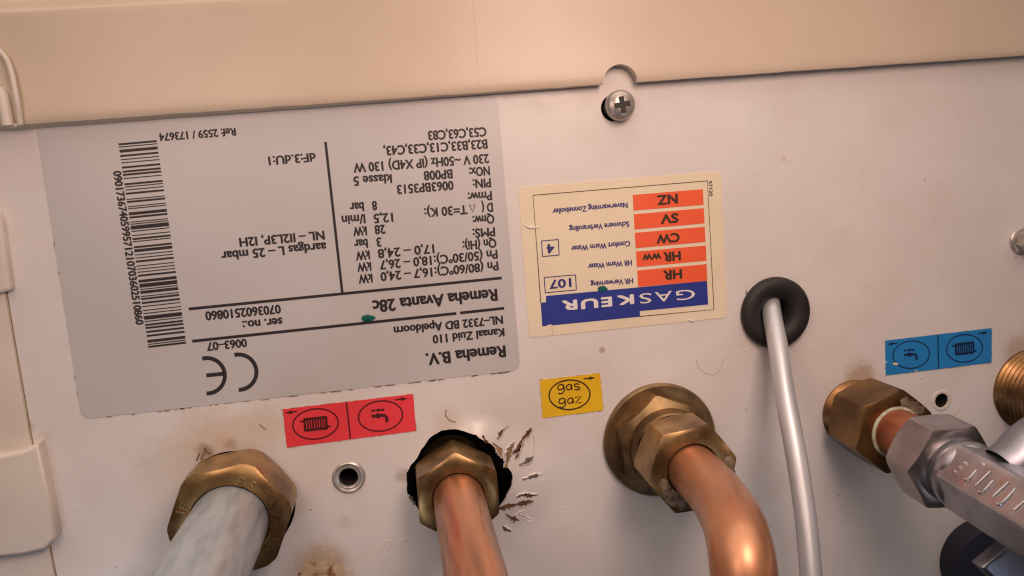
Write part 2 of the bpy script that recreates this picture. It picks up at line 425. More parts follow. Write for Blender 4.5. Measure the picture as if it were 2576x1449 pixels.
# ================================================================== the underside panel
AX_GALV = frame(575.8, 1316.6, 18); AX_MID = frame(1153.8, 1254.3, 14); AX_GAS = frame(1662.6, 1108.7, 2)
AX_RIGHT = frame(2150.9, 1039.7, 1); AX_FAR = frame(*A7(2330, 720), 1)
def blob(c, r, n=48, amp=0.0, sq=1.0): 
    out = []; ph = [random.uniform(0, 6.28) for _ in range(4)]
    for i in range(n):
        t = 2 * math.pi * i / n
        k = 1 + amp * (0.5 * math.sin(3 * t + ph[0]) + 0.3 * math.sin(7 * t + ph[1]) + 0.25 * math.sin(13 * t + ph[2]) + 0.2 * random.uniform(-1, 1))
        out.append((c[0] + r * k * math.cos(t), c[1] + r * k * sq * math.sin(t)))
    return out
hole_mid_px = [(195, 552), (232, 490), (292, 418), (325, 345), (388, 258), (440, 215), (500, 182), (572, 172), (640, 172), (722, 196), (738, 205), (800, 222), (850, 262), (898, 282), (940, 300), (985, 345),
               (1030, 415), (1048, 455), (1075, 505), (1108, 540), (1122, 600), (1112, 668), (1085, 722), (1050, 790), (1005, 850), (960, 930), (880, 1010), (760, 1060), (640, 1075), (500, 1060), (400, 1000), (330, 920), (280, 835), (225, 785), (204, 742), (198, 650)]
hole_mid = [P2(A4, *p) for p in hole_mid_px]
hm = []
for i in range(len(hole_mid)):
    a, b = Vector(hole_mid[i]), Vector(hole_mid[(i + 1) % len(hole_mid)])
    for k in range(3):
        q = a.lerp(b, k / 3) + Vector((random.uniform(-.12, .12), random.uniform(-.12, .12))); hm.append(q[:])
gc = P2(A2, 790, 780)
hole_galv = blob(gc, 17.1, 64, 0.012)
HL = P2(A3, 1050, 1055); HR = P2(A7, 1390, 828)
hole_l = ell(HL[0], HL[1], 3.1, 3.1, 0, 40); hole_r = ell(HR[0], HR[1], 2.62, 2.62, 0, 40)
sc0 = P2(R3, 955, 1020); hole_s = ell(sc0[0], sc0[1], 3.9, 4.0, 0, 40)
GR = P2(A6, 650, 610); hole_g = ell(GR[0], GR[1], 6.5, 6.5, 0, 40)
outer = [(-190, -140), (230, -140), (230, 130), (-190, 130)]
vs, fs = fill2d([outer, hm, hole_galv, hole_l, hole_r, hole_s, hole_g], 0.5)
pm = MB(); pm.add([(x, y, z - 0.5) for x, y, z in vs], fs)
stains = []
def stain(f, x, y, rad, col, amt, rag=0.6):
    p = P2(f, x, y); stains.append((p[0], p[1], rad, col, amt, rag))
stain(A2, 560, 240, 16, (0.50, 0.33, 0.18), 0.42, 0.9)
stain(A2, 480, 270, 3.6, (0.20, 0.12, 0.07), 0.6, 1.9)
stain(A2, 730, 205, 2.4, (0.22, 0.13, 0.07), 0.4, 2.0)
stain(A3, 90, 480, 9, (0.55, 0.42, 0.28), 0.35, 0.9)
stain(B8, 930, 860, 13, (0.45, 0.26, 0.10), 0.75, 0.8)
stain(B8, 1255, 140, 3.4, (0.46, 0.36, 0.22), 0.28, 1.8)
stain(A7, 560, 600, 8, (0.38, 0.20, 0.08), 0.6, 1.0)
stain(A7, 500, 960, 14.0, (0.34, 0.20, 0.10), 0.55, 0.5)
stain(A7, 2200, 330, 9, (0.30, 0.17, 0.08), 0.5, 0.9)
stain(A4, 560, 110, 7, (0.55, 0.44, 0.30), 0.4, 0.9)
stain(A4, 170, 580, 3.5, (0.30, 0.22, 0.16), 0.5, 0.9)
stain(B6, 850, 1010, 1.5, (0.32, 0.20, 0.12), 0.65, 1.6)
stain(R8, 145, 45, 1.2, (0.45, 0.30, 0.2), 0.3, 1.8)
stain(A3, 1050, 1055, 8, (0.6, 0.5, 0.4), 0.25, 0.8)
stain(DISP, 60, 1075, 4.0, (0.45, 0.32, 0.18), 0.5, 1.2)
stain(DISP, 430, 1180, 14, (0.60, 0.48, 0.36), 0.3, 0.8)
bulges = [(*P2(A4, 800, 350), 13, 3.6), (*P2(A4, 1180, 600), 20, 1.6), (*P2(A4, 640, 620), 32, 0.6)]
M['panel'] = panel_material(stains, bulges)
panel = thing('underside_panel', 'white enamelled steel sheet behind all the pipes and stickers, with torn and round holes', 'panel')
part('sheet', pm, M['panel'], panel)
bk = MB(); bk.add([(-190, -140, -22), (230, -140, -22), (230, 130, -22), (-190, 130, -22)], [(0, 1, 2, 3)])
part('dark_backing', bk, M['void'], panel)  # dark sheet added behind the holes, standing for the shade inside
# chips of torn enamel beside the ragged hole: a bare patch and the curled flake that came off it
chips = [([(985, 258), (1005, 228), (1020, 195), (1085, 140)], 22, 'primer'), ([(1118, 388), (1165, 340), (1205, 260), (1245, 222), (1284, 160)], 38, 'primer'),
         ([(1140, 432), (1165, 390), (1190, 330), (1212, 285)], 24, 'primer'), ([(1062, 505), (1075, 440), (1098, 350), (1135, 278)], 46, 'grit'),
         ([(1178, 482), (1225, 462), (1275, 432), (1302, 398)], 34, 'primer_grey'), ([(1208, 612), (1260, 592), (1320, 575), (1370, 565)], 34, 'primer_grey'),
         ([(1155, 765), (1210, 738), (1275, 748), (1340, 738)], 34, 'primer'), ([(1000, 868), (1090, 838), (1200, 818), (1300, 800)], 44, 'primer'),
         ([(1058, 912), (1100, 938), (1140, 958), (1180, 966)], 34, 'primer'), ([(1035, 1012), (1052, 1038), (1080, 1046), (1106, 1060)], 30, 'primer'),
         ([(858, 222), (880, 262), (905, 285)], 26, 'primer'), ([(945, 288), (985, 325), (1010, 375), (1030, 420)], 34, 'grit'),
         ([(215, 735), (235, 775), (268, 825)], 30, 'primer_grey')]
for pts, wd, mk in chips:
    q = [Vector(P2(A4, *p)) for p in pts]; wmm = wd / 3.461 / 8.0 * 1.1
    mb = MB(); n = len(q); ds = catmull([Vector((p.x, p.y, 0)) for p in q], 6)
    k = len(ds); left, right = [], []
    for i, p in enumerate(ds):
        d = (ds[min(i + 1, k - 1)] - ds[max(i - 1, 0)]).normalized(); m = Vector((-d.y, d.x, 0))
        t = i / (k - 1); wv = wmm * (0.15 + 0.85 * math.sin(math.pi * (0.08 + 0.86 * t)) ** 0.8) * (1 + 0.35 * math.sin(9 * t + wd)) / 2
        left.append(p + m * wv * random.uniform(.5, 1.4)); right.append(p - m * wv * random.uniform(.5, 1.4))
    mb.add([(p.x, p.y, 0.06) for p in left + right], [(i, i + 1, k + i + 1, k + i) for i in range(k - 1)])
    c = part('paint_chip', mb, M[mk], panel)
    fl = MB(); vs2 = []
    lip = right if random.random() < 0.6 else left
    for i, p in enumerate(lip):
        t = i / (k - 1); hgt = 0.30 * math.sin(math.pi * t) * random.uniform(.5, 1.1)
        o = (p - ds[i]); o = o.normalized() if o.length else EX
        vs2 += [(p.x + o.x * 0.35, p.y + o.y * 0.35, 0.02), (p.x + o.x * 0.1, p.y + o.y * 0.1, 0.14 + hgt), (p.x - o.x * 0.12, p.y - o.y * 0.12, 0.12 + hgt * 1.1), (p.x - o.x * .02, p.y - o.y * .02, 0.04)]
    fl.add(vs2, [(4 * i + j, 4 * i + (j + 1) % 4, 4 * i + 4 + (j + 1) % 4, 4 * i + 4 + j) for i in range(k - 1) for j in range(4)])
    part('flake', fl, M['flake'], c)
# thin loose flakes and scratches that only lift the enamel
for pts in ([(1135, 920), (1180, 905), (1240, 938), (1292, 962), (1255, 975), (1200, 935)], [(1230, 880), (1170, 900), (1290, 955)], [(1400, 520), (1385, 552), (1340, 572)], [(1300, 220), (1310, 290), (1305, 360)]):
    mb = MB(); mb.tube([Vector((*P2(A4, *p), 0.06)) for p in pts], 0.16, 6, 4); part('flake', mb, M['flake'], panel)
for pts in ([(1805, 520), (1840, 455), (1895, 415), (1960, 425), (1880, 530)], [(2070, 520), (2100, 450), (2120, 400), (2165, 390), (2190, 430)], [(1985, 520), (2040, 430)]):
    mb = MB(); mb.tube([Vector((*P2(B8, *p), 0.03)) for p in pts], 0.13, 6, 4); part('flake', mb, M['flake'], panel)
# hairs and scuff marks
for f, pts, r in ((A4, [(545, 0), (535, 45), (570, 90), (622, 108)], 0.16), (A3, [(40, 455), (80, 490), (115, 515)], 0.16), (A7, [(1580, 895), (1555, 940), (1512, 975)], 0.13), (B6, [(1740, 1095), (1775, 1190), (1880, 1240), (1950, 1210), (2000, 1100), (2030, 1060)], 0.075),
                 (A2, [(405, 360), (420, 320), (435, 285)], 0.3), (A2, [(445, 345), (470, 290), (490, 235), (500, 265), (550, 290)], 0.35), (A6, [(335, 430), (330, 410), (335, 385)], 0.2)):
    mb = MB(); mb.tube([Vector((*P2(f, *p), 0.03)) for p in pts], r, 6, 4); part('scuff_mark', mb, M['grit'] if r > 0.14 else M['scuff'], panel)
# scratches in the enamel round the fittings
for f, a, b, r in ((A6, (160, 1100), (420, 1040), .06), (A6, (390, 1215), (575, 1110), .1), (A6, (370, 1150), (385, 1140), .2), (A6, (950, 1060), (1160, 980), .05), (A5, (1180, 10), (1330, 90), .05), (A4, (1290, 640), (1500, 600), .05),
                   (A4, (1400, 900), (1620, 840), .05), (DISP, (330, 1180), (420, 1130), .05), (DISP, (960, 1150), (1010, 1190), .05), (DISP, (2100, 760), (2190, 715), .05), (DISP, (1930, 420), (2010, 395), .04), (A7, (1160, 610), (1185, 580), .22)):
    p, q = Vector((*P2(f, *a), .03)), Vector((*P2(f, *b), .03)); m_ = (p + q) / 2 + Vector((random.uniform(-.4, .4), random.uniform(-.4, .4), 0))
    mb = MB(); mb.tube([p, m_, q], lambda t, r=r: 0.02 + r * math.sin(math.pi * t), 6, 5); part('scratch', mb, M['flake'], panel)
# crust at the bottom edge
bc = Vector((*P2(B8, 930, 930), 0)); cr = MB()
NR, NA = 12, 90; vs = []
for i in range(NR):
    for j in range(NA):
        t = 2 * math.pi * j / NA; k = i / (NR - 1)
        rr = 6.6 * k * (1 + 0.12 * math.sin(3 * t + 1) + 0.08 * math.sin(7 * t) + 0.06 * math.sin(13 * t + 2) + random.uniform(-.07, .07))
        z = (1 - k ** 3) * (0.12 + random.uniform(-.08, .1)) if i < NR - 1 else -0.02
        vs.append((bc.x + rr * math.cos(t), bc.y + rr * math.sin(t) * 0.9, z))
cr.add(vs, [(i * NA + j, i * NA + (j + 1) % NA, (i + 1) * NA + (j + 1) % NA, (i + 1) * NA + j) for i in range(NR - 1) for j in range(NA)], True)
part('rust_crust', cr, M['rust'], panel, 'brown crusty rust patch at the lower edge')

# eyelets
def eyelet(c, ro, ri, hgt, m, label):
    mb = MB(); fr = (Vector((c[0], c[1], 0)), EX, EY, EZ)
    mb.lathe([(ro + 0.25, 0), (ro + 0.1, hgt * .55), (ro - 0.35, hgt), (ro - 0.75, hgt * 0.8), (ro - 1.0, hgt * .62), (ri + 0.45, hgt * .75), (ri + 0.12, hgt * .55), (ri, 0), (ri, -0.6)], fr, 56)
    t = thing('threaded_insert', label, 'insert', (c[0], c[1], 0), 'threaded holes in the sheet')
    part('rim', mb, m, t)
    d = MB(); d.lathe([(ri - 0.02, -0.5), (ri * 0.96, -5.8), (0.01, -5.9)], fr, 32); part('bore', d, M['void'], t)  # bore lining coloured near black for the shade in it
eyelet(HL, 4.85, 2.85, 0.7, M['steel'], 'bare metal ring around a threaded hole below the red label')
eyelet(HR, 3.5, 2.6, 0.22, M['enamel_side'], 'pale painted ring around a threaded hole below the blue label')

# ================================================================== side casing at the left edge
sp = MB()
seam = [(-18, 560), (12, 740), (30, 850), (75, 1105), (125, 1395), (140, 1470), (175, 1700)]
pts = [U(x, y, 0.6) for x, y in seam]; pts = [(p.x, p.y) for p in pts]
sp.prism(pts + [(-190, pts[-1][1]), (-190, pts[0][1])], 0.05, 0.8, 0.35)
side = thing('side_casing', 'cream white side casing with folded tabs along the left edge', 'casing', (*pts[2], 0))
part('flange', sp, M['enamel_side'], side)
gm = MB(); stroke(gm, [(p[0] + 0.35, p[1]) for p in pts[:6]], 0.38, 0.04); part('seam_gap', gm, M['grit'], side)
def tab(px, h, bev):
    mb = MB(); q = [U(x, y, h) for x, y in px]
    mb.prism([(p.x, p.y) for p in q], 0.02, h, bev, 5)
    part('tab', mb, M['enamel_side'], side, sharp=60)
tab([(-60, 500), (-4, 535), (4, 562), (14, 640), (27, 722), (24, 731), (0, 738), (-60, 750)], 2.6, 1.0)
tab([(-70, 1150), (0, 1146), (50, 1137), (96, 1116), (126, 1262), (141, 1352), (115, 1383), (60, 1396), (0, 1403), (-70, 1408)], 4.2, 1.2)

# ================================================================== cream front cover
HC = 3.7
E1, E2 = U(55, 313, HC), U(2576, 139, HC)
tdir = (E2 - E1); tdir.z = 0; tdir.normalize(); ndir = Vector((-tdir.y, tdir.x, 0))
def cov(t, y, z): p = E1 + tdir * t + ndir * y; return Vector((p.x, p.y, z))
def face_z(y):
    if y < 28.3: return HC + 0.6 * (1 - math.exp(-y / 1.0)) + 1.4 * (y / 28.3) - 0.7 * math.sin(math.pi * y / 28.3)
    if y < 33.3:
        k = (y - 28.3) / 5; return HC + 2.0 - 4.6 * (k * k * (3 - 2 * k)) + 0.5 * math.sin(math.pi * k)
    return HC - 2.6 + 0.03 * (y - 33.3)
nc = U(1560, 209, HC); tc_ = (nc - E1).dot(tdir); RN = 5.35
ts = [-40 + 1.6 * i for i in range(int((400) / 1.6))]
ts = [t for t in ts if abs(t - tc_) > RN + 0.2] + [tc_ + RN * math.cos(math.pi * k / 28) for k in range(29)] + [tc_ - RN - 0.02, tc_ + RN + 0.02]
ts.sort(); ys = [0, .15, .4, .8, 1.4, 2.4, 4, 6, 9, 13, 17, 21, 25, 27, 28.3, 28.8, 29.3, 29.8, 30.3, 30.8, 31.3, 31.8, 32.3, 32.8, 33.3, 33.8, 35, 42, 50, 60, 80]
cols = []; jit = 0
for t in ts:
    y0 = 0.0
    if abs(t - tc_) <= RN: y0 = math.sqrt(max(0, RN * RN - (t - tc_) ** 2))
    else: jit = 0.7 * jit + random.uniform(-.05, .05); y0 = jit
    fr_k = min(1, max(0, t) / 185); ztk = 3.55 - 2.2 * fr_k; lo_ = 0.95 * (1 - fr_k)
    if abs(t - tc_) <= RN + .1: ztk, lo_ = 2.2, 0.0
    col = [cov(t, y0 + 1.2, HC - ztk - .2), cov(t, y0 - lo_, HC - ztk), cov(t, y0 - lo_ * .25, HC - ztk * .35)]
    for y in ys:
        yy = y0 + y * (1 - y0 / 80); col.append(cov(t, yy, face_z(max(0, yy if y else 0)) if y0 < 1 else face_z(yy - 0.0) - (0.3 if y == 0 else 0)))
    cols.append(col)
fc = MB(); nn = len(cols[0]); fc.add([p for c in cols for p in c], [(i * nn + j, (i + 1) * nn + j, (i + 1) * nn + j + 1, i * nn + j + 1) for i in range(len(cols) - 1) for j in range(nn - 1)], True)
cover = thing('front_cover', 'cream plastic front cover with a half round notch, across the top', 'cover', (*cov(120, 0, HC),))
part('shell', fc, M['cream'], cover, sharp=40)
# moulding lines across the face
for (xa, ya), (xb, yb) in (((1190, -20), (1207, 234)), ((1892, -20), (1901, 181))):
    pa, pb = U(xa, ya, HC + 2), U(xb, yb, HC + .5)
    ln = []
    for k in range(14):
        p = pa.lerp(pb, k / 13); yv = (p - E1).dot(ndir); q = Vector((p.x, p.y, face_z(max(0, yv)) + 0.02)); ln.append(q)
    mb = MB(); mb.tube(ln, 0.055, 6, 1); part('mould_line', mb, M['cream'], cover)
mb = MB()
ln = [(-30, 95), (0, 128), (18, 152), (28, 180), (36, 215), (44, 258), (52, 313)]
mb.tube([U(x, y, HC + (1.9 if y < 300 else 1)) for x, y in ln], 0.75, 12, 5); part('end_rib', mb, M['enamel_side'], cover)
mb = MB(); mb.tube([U(x, y, HC + 1.3) for x, y in [(-6, 228), (4, 238), (12, 270), (20, 316)]], 1.5, 14, 4); part('end_rib', mb, M['enamel_side'], cover)
mb = MB(); mb.tube([U(x, y, HC + .6) for x, y in [(24, 316), (40, 315), (54, 312)]], 0.5, 10, 3); part('end_rib', mb, M['enamel_side'], cover)

# ================================================================== rating plate
ZP = 0.14; ZT = 0.22
plate_c = [P2(DISP, 205, 1055), P2(DISP, 1309, 930.5), P2(DISP, 1251, 236), P2(DISP, 90, 314)]
plate = thing('rating_plate', 'large silver grey rating plate printed upside down in black with a barcode', 'plate', (*P2(DISP, 740, 650), 0))
mb = MB(); mb.prism(rounded(plate_c, 3.0), 0.01, ZP, 0.03, 2); part('foil', mb, M['silver'], plate, sharp=4)
L = MB()
def t6(s, a, b, cap=22.3, off=0.008): text(L, R6, s, a, b, cap, ZT, off)
t6('230 V ~50Hz (IP X4D) 130 W', (2195, 2), (915, 92))
t6('NOx:', (2203, 118), (2007, 132)); t6('BP008', (1850, 146), (1578, 166)); t6('klasse 5', (1278, 190), (915, 217))
t6('PIN:', (2213, 230), (2040, 243)); t6('0063BP3513', (1860, 255), (1325, 296)); t6('Pmw:', (2223, 352), (1994, 368))
t6('D (', (2232, 462), (2122, 470)); t6('T=30 K):', (1990, 484), (1583, 515)); t6('8', (1138, 445), (1090, 449)); t6('bar', (1015, 455), (880, 465))
stroke(L, [P2(R6, *p) for p in ((2065, 482), (2012, 486), (2045, 550))], 0.3, ZT, True)
t6('12,5', (1290, 556), (1105, 570)); t6('l/min', (1028, 570), (805, 586)); t6('Qnw:', (2245, 572), (2040, 588))
t6('28', (1217, 668), (1115, 676)); t6('kW', (1042, 682), (912, 692)); t6('PMS:', (2252, 693), (2039, 709))
t6('3', (1180, 788), (1132, 792)); t6('bar', (1052, 802), (920, 812)); t6('Qn (Hi):', (2265, 800), (1945, 826))
t6('17,0 – 24,8', (1678, 853), (1145, 902)); t6('kW', (1070, 910), (937, 922))
t6('Pn (50/30ºC):18,0 – 26,7', (2275, 905), (1162, 1009)); t6('kW', (1083, 1018), (950, 1030))
t6('Pn (80/60ºC):16,7 – 24,0', (2283, 1015), (1170, 1119)); t6('kW', (1095, 1129), (963, 1141))
text(L, R2, 'C53,C63,C83', (2170, 1198), (1618, 1236), 22.5, ZT, 0.012)
text(L, R2, 'B23,B33,C13,C33,C43,', (2180, 1313), (1198, 1380), 22.5, ZT, 0.012)
text(L, B5, 'Remeha Avanta 28c', (1742, 247), (170, 398), 30.5, ZT, 0.03)
text(L, B5, 'NL–7332 BD Apeldoorn', (1814, 585), (440, 727), 21.5, ZT, 0.018)
text(L, B5, 'Kanaal Zuid 110', (1832, 741), (928, 834), 21.5, ZT, 0.018)
text(L, B5, 'Remeha B.V.', (1847, 959), (840, 1064), 30.5, ZT, 0.03)
text(L, B4, 'ser. no.:', (1143, 537), (697, 578), 22, ZT, 0.02)
text(L, B4, '0703602510860', (1123, 394), (285, 473), 21.8, ZT, 0.015)
text(L, B4, '0063–07', (748, 772), (300, 818), 20.5, ZT, 0.012)
text(L, DISP, 'aardgas L – 25 mbar', (820, 609), (555, 633), 22, ZT, 0.015)
text(L, DISP, 'NL – II2L3P, I2H', (815.5, 580), (601, 598.5), 21.5, ZT, 0.015)
text(L, DISP, 'dF:3.dU:1', (793, 384), (674, 394), 20.5, ZT, 0.012)
text(L, R1, 'Ref: 2559 / 173674', (2222, 1204), (1498, 1258), 18, ZT, 0.012)
text(L, DISP, '0901736740599571210703602510860', (284.5, 430.5), (342.5, 817.5), 17.6, ZT, 0.012)
part('lettering', L, M['print'], plate)
rl = MB()
for a, b, wd in (((475, 777), (1262, 699), 0.82), ((484, 858), (1148, 788), 0.85), ((1157, 787), (1268, 775), 0.85), ((819, 357), (861, 735), 0.75)):
    bar(rl, P2(DISP, *a), P2(DISP, *b), wd, ZT)
part('ruled_line', rl, M['print'], plate)
ce = MB()
def arc_band(f, cx, cy, R, wd, a0, a1):
    o, i = ell(cx, cy, R, R, 0, 40, a0, a1), ell(cx, cy, R - wd, R - wd, 0, 40, a0, a1)
    q = [P2(f, *p) for p in o + i[::-1]]; n = 41
    ce.add([(x, y, ZT) for x, y in q], [(k, k + 1, 2 * n - 2 - k, 2 * n - 1 - k) for k in range(n - 1)])
arc_band(B4, 662, 1145, 218, 44, -104, 90); arc_band(B4, 312, 1185, 218, 44, -106, 92)
bar(ce, P2(B4, 303, 1182), P2(B4, 492, 1162), 1.15, ZT)
part('conformity_mark', ce, M['print'], plate)
# the barcode: start, digit pairs, stop
C128 = {9: '221213', 1: '222122', 73: '142112', 67: '122411'[:6], 40: '231113', 59: '312311', 95: '114113', 71: '122114', 21: '213212', 7: '122312', 3: '121223', 60: '314111', 25: '321122', 10: '221312', 86: '124112', 2: '222221', 105: '211232', 0: '212222'}
seq = '211232' + ''.join(C128[k] for k in (9, 1, 73, 67, 40, 59, 95, 71, 21, 7, 3, 60, 25, 10, 86, 0)) + '2331112'
bcm = MB(); tot = sum(int(c) for c in seq); acc = 0
A, B_, C_, D_ = [Vector(P2(DISP, *p)) for p in ((298.5, 361), (394.5, 352.5), (469, 864), (374, 875))]
for i, c in enumerate(seq):
    w0 = int(c)
    if i % 2 == 0:
        t0, t1 = acc / tot, (acc + w0 * 0.92) / tot
        bcm.flat([A.lerp(D_, t0)[:], B_.lerp(C_, t0)[:], B_.lerp(C_, t1)[:], A.lerp(D_, t1)[:]], ZT)
    acc += w0
part('barcode', bcm, M['print'], plate)
def ink(f, pts, z, parent):
    mb = MB(); q = [P2(f, *p) for p in pts]; mb.prism(q, z - 0.08, z + 0.12, 0.08, 2); part('ink_blot', mb, M['green'], parent, 'dark green ink blot')
ink(B4, [(2022, 545), (2035, 518), (2060, 512), (2095, 505), (2130, 515), (2160, 520), (2182, 545), (2150, 568), (2125, 582), (2080, 584), (2040, 580)], ZT + 0.09, plate)
ed = MB()
for (a, b, n) in (((230, 1052), (1295, 932), 46), ((112, 450), (203, 1040), 5)):
    for k in range(n):
        t = random.random(); ln_ = random.uniform(.004, .02) if n > 10 else .012
        p, q = Vector(P2(DISP, *a)).lerp(Vector(P2(DISP, *b)), t), Vector(P2(DISP, *a)).lerp(Vector(P2(DISP, *b)), min(1, t + ln_))
        o = Vector((random.uniform(-.05, .05), random.uniform(-.3, -.08))) if n > 10 else Vector((0, 0))
        bar(ed, p + o, q + o, random.uniform(.1, .32), 0.2)
part('edge_grime', ed, M['grit'], plate)

# ================================================================== efficiency sticker
st = thing('efficiency_sticker', 'cream paper sticker with five orange bars and a navy band, right of silver plate', 'sticker', (*P2(DISP, 1570, 640), 0))
mb = MB(); mb.prism(rounded([P2(B6, 163, 893), P2(B6, 2032, 700), P2(R7, 1971, 163), P2(R7, 58, 318)], 1.6), 0.01, ZP, 0.03, 2); part('paper', mb, M['paper'], st, sharp=4)
fr_ = MB()
stroke(fr_, [P2(R7, 270, 1405), P2(R7, 197, 393), P2(R7, 1842, 257), P2(B6, 1903, 625), P2(B6, 1205, 690)], 0.26, ZT); part('border_line', fr_, M['brownblack'], st)
for q in (((1137, 390), (1798, 335), (1805, 483), (1145, 538)), ((1147, 572), (1807, 514), (1814, 658), (1155, 716)), ((1157, 747), (1816, 690), (1823, 833), (1165, 892)), ((1168, 924), (1826, 866), (1832, 1010), (1176, 1071)), ((1180, 1102), (1833, 1042), (1840, 1200), (1187, 1257))):
    mb = MB(); mb.flat([P2(R7, *p) for p in q], ZT - 0.01); part('orange_bar', mb, M['orange'], st)
mb = MB()
vs, fs = fill2d([[P2(B6, *p) for p in ((320, 497), (1838, 355), (1848, 577), (1203, 640), (1207, 692), (380, 774), (368, 764), (332, 770), (326, 779), (285, 783), (270, 560), (320, 556))]])
mb.tri([(x, y) for x, y, z in vs], fs, ZT); part('navy_band', mb, M['navy'], st)
kb = MB()
for s, a, b, cap in (('NZ', (1560, 378), (1365, 394), 25), ('SV', (1567, 559), (1397, 573), 24.5), ('CW', (1578, 744), (1357, 763), 24), ('HR', (1588, 917), (1423, 931), 24.5), ('HR', (1600, 1086), (1422, 1102), 25)):
    text(kb, R7, s, a, b, cap, ZT + 0.06, 0.045)
text(kb, R7, 'ww', (1405, 933), (1225, 948), 23, ZT + 0.06, 0.02)
part('bar_lettering', kb, M['brownblack'], st)
kb = MB()
for s, a, b in (('Naverwarming Zonneboiler', (1088, 460), (378, 520)), ('Schonere Verbranding', (1103, 637), (537, 688)), ('Comfort Warm Water', (1112, 822), (553, 871)), ('HR Warm Water', (1128, 1002), (712, 1040)), ('HR Verwarming', (1140, 1172), (738, 1209))):
    text(kb, R7, s, a, b, 14, ZT, 0.004)
text(kb, R7, '4', (396, 848), (322, 855), 23.5, ZT, 0.04); text(kb, R7, '107', (556, 1173), (347, 1194), 22.5, ZT, 0.02)
for q in (((277, 823), (435, 810), (443, 957), (287, 970)), ((302, 1168), (598, 1143), (606, 1285), (313, 1312))):
    q = [P2(R7, *p) for p in q]
    for i in range(4): bar(kb, q[i], q[(i + 1) % 4], 0.27, ZT + .004 * (i % 2))
part('lettering', kb, M['ink_blue'], st)
kb = MB(); text(kb, R7, '57120', (1853, 258), (1860, 402), 9, ZT, 0.0); part('serial_number', kb, M['brownblack'], st)
kb = MB()
for ch, xr, xl, y, off in (('G', 1722, 1545, 432, -.006), ('A', 1505, 1345, 447, -.006), ('S', 1310, 1197, 467, -.006), ('K', 1147, 985, 479, .075), ('E', 940, 835, 501, .075), ('U', 808, 645, 515, .075), ('R', 612, 465, 529, .075)):
    text(kb, B6, ch, (xr, y), (xl, y + (xr - xl) * 0.093), 25.5, ZT + 0.06, off)
part('band_lettering', kb, M['whiteprint'], st)
ink(B6, [(805, 430), (815, 410), (840, 400), (870, 402), (890, 418), (903, 435), (880, 448), (840, 455), (812, 450)], ZT + 0.1, st)
mb = MB(); mb.tube([Vector((*P2(R7, *p), 0.2)) for p in ((110, 668), (150, 692), (215, 700), (255, 692))], lambda t: 0.1 + 0.25 * math.sin(math.pi * t), 8, 4)
mb.tube([Vector((*P2(B6, *p), 0.16)) for p in ((1660, 720), (1690, 730), (1715, 745))], lambda t: 0.1 + 0.22 * math.sin(math.pi * t), 8, 4)
mb.tube([Vector((*P2(B6, *p), 0.16)) for p in ((365, 775), (380, 800), (385, 840), (398, 870))], 0.16, 8, 4)
part('torn_edge', mb, M['flake'], st)

# ================================================================== pipe labels
def px_prism(f, c4, m, parent, name='foil'):
    mb = MB(); mb.prism(ragged([P2(f, *p) for p in c4]), 0.01, ZP, 0.0); part(name, mb, m, parent)
    g = MB()
    for i in range(4):
        a, b = Vector(P2(f, *c4[i])), Vector(P2(f, *c4[(i + 1) % 4])); d = (b - a).normalized(); o = Vector((d.y, -d.x))
        cen = Vector(P2(f, sum(p[0] for p in c4) / 4, sum(p[1] for p in c4) / 4))
        if o.dot(a - cen) < 0: o = -o
        for k in range(int((b - a).length / 1.6)):
            t = random.random(); ln_ = random.uniform(.3, 1.3); p = a.lerp(b, t) + o * random.uniform(-.02, .12)
            bar(g, p, p + d * ln_, random.uniform(.06, .15), ZP + 0.03 + 0.002 * (k % 5))
    part('worn_edge', g, M['grit'], parent)
def arrow(mb, f, tail, tip, wd, head):
    a, b = Vector(P2(f, *tail)), Vector(P2(f, *tip)); d = (b - a).normalized(); n = Vector((-d.y, d.x))
    bar(mb, a, b - d * head * .8, wd, ZT); mb.flat([b[:], (b - d * head + n * head * .3)[:], (b - d * head * .85)[:], (b - d * head - n * head * .3)[:]], ZT)
def radiator(mb, f, tl, tr, br, bl, pl, pr, unit, mback):
    vs = rounded([P2(f, *p) for p in (bl, br, tr, tl)], 0.6); 
    mb.flat(vs, ZT)
    for (x, y), s_ in ((pl, 1), (pr, -1)): bar(mb, P2(f, x, y), P2(f, x + s_ * 40 * unit, y - s_ * 3 * unit), 0.5, ZT)
    fin = MB()
    for k in range(8):
        u = 0.12 + 0.76 * k / 7
        top = Vector(tl).lerp(Vector(tr), u); bot = Vector(bl).lerp(Vector(br), u)
        bar(fin, P2(f, *top.lerp(bot, .2)), P2(f, *top.lerp(bot, .82)), 0.2, ZT + 0.05)
    return fin
def tap(mb, f, x, y, u):
    # inlet, body, spout and the three lobed handle above it
    g = lambda a, b: (x + a * u, y + b * u)
    stroke(mb, [P2(f, *g(*p)) for p in ((-75, 8), (-40, 4), (0, 0), (40, -3), (72, -2), (95, 20), (98, 75))], 33 * u / (UNIT * 1.0), ZT)
    mb.flat([P2(f, *p) for p in ell(*g(-2, 2), 30 * u, 30 * u, 0, 24)], ZT + .004)
    for a, b, rx, ry in ((-58, -57, 26, 11), (0, -64, 20, 17), (46, -67, 24, 12)):
        mb.flat([P2(f, *p) for p in ell(*g(a, b), rx * u, ry * u, -6, 24)], ZT + .004)
    stroke(mb, [P2(f, *g(-40, -58)), P2(f, *g(40, -66))], 10 * u / UNIT, ZT)
UNIT = 4.501 * 8.0
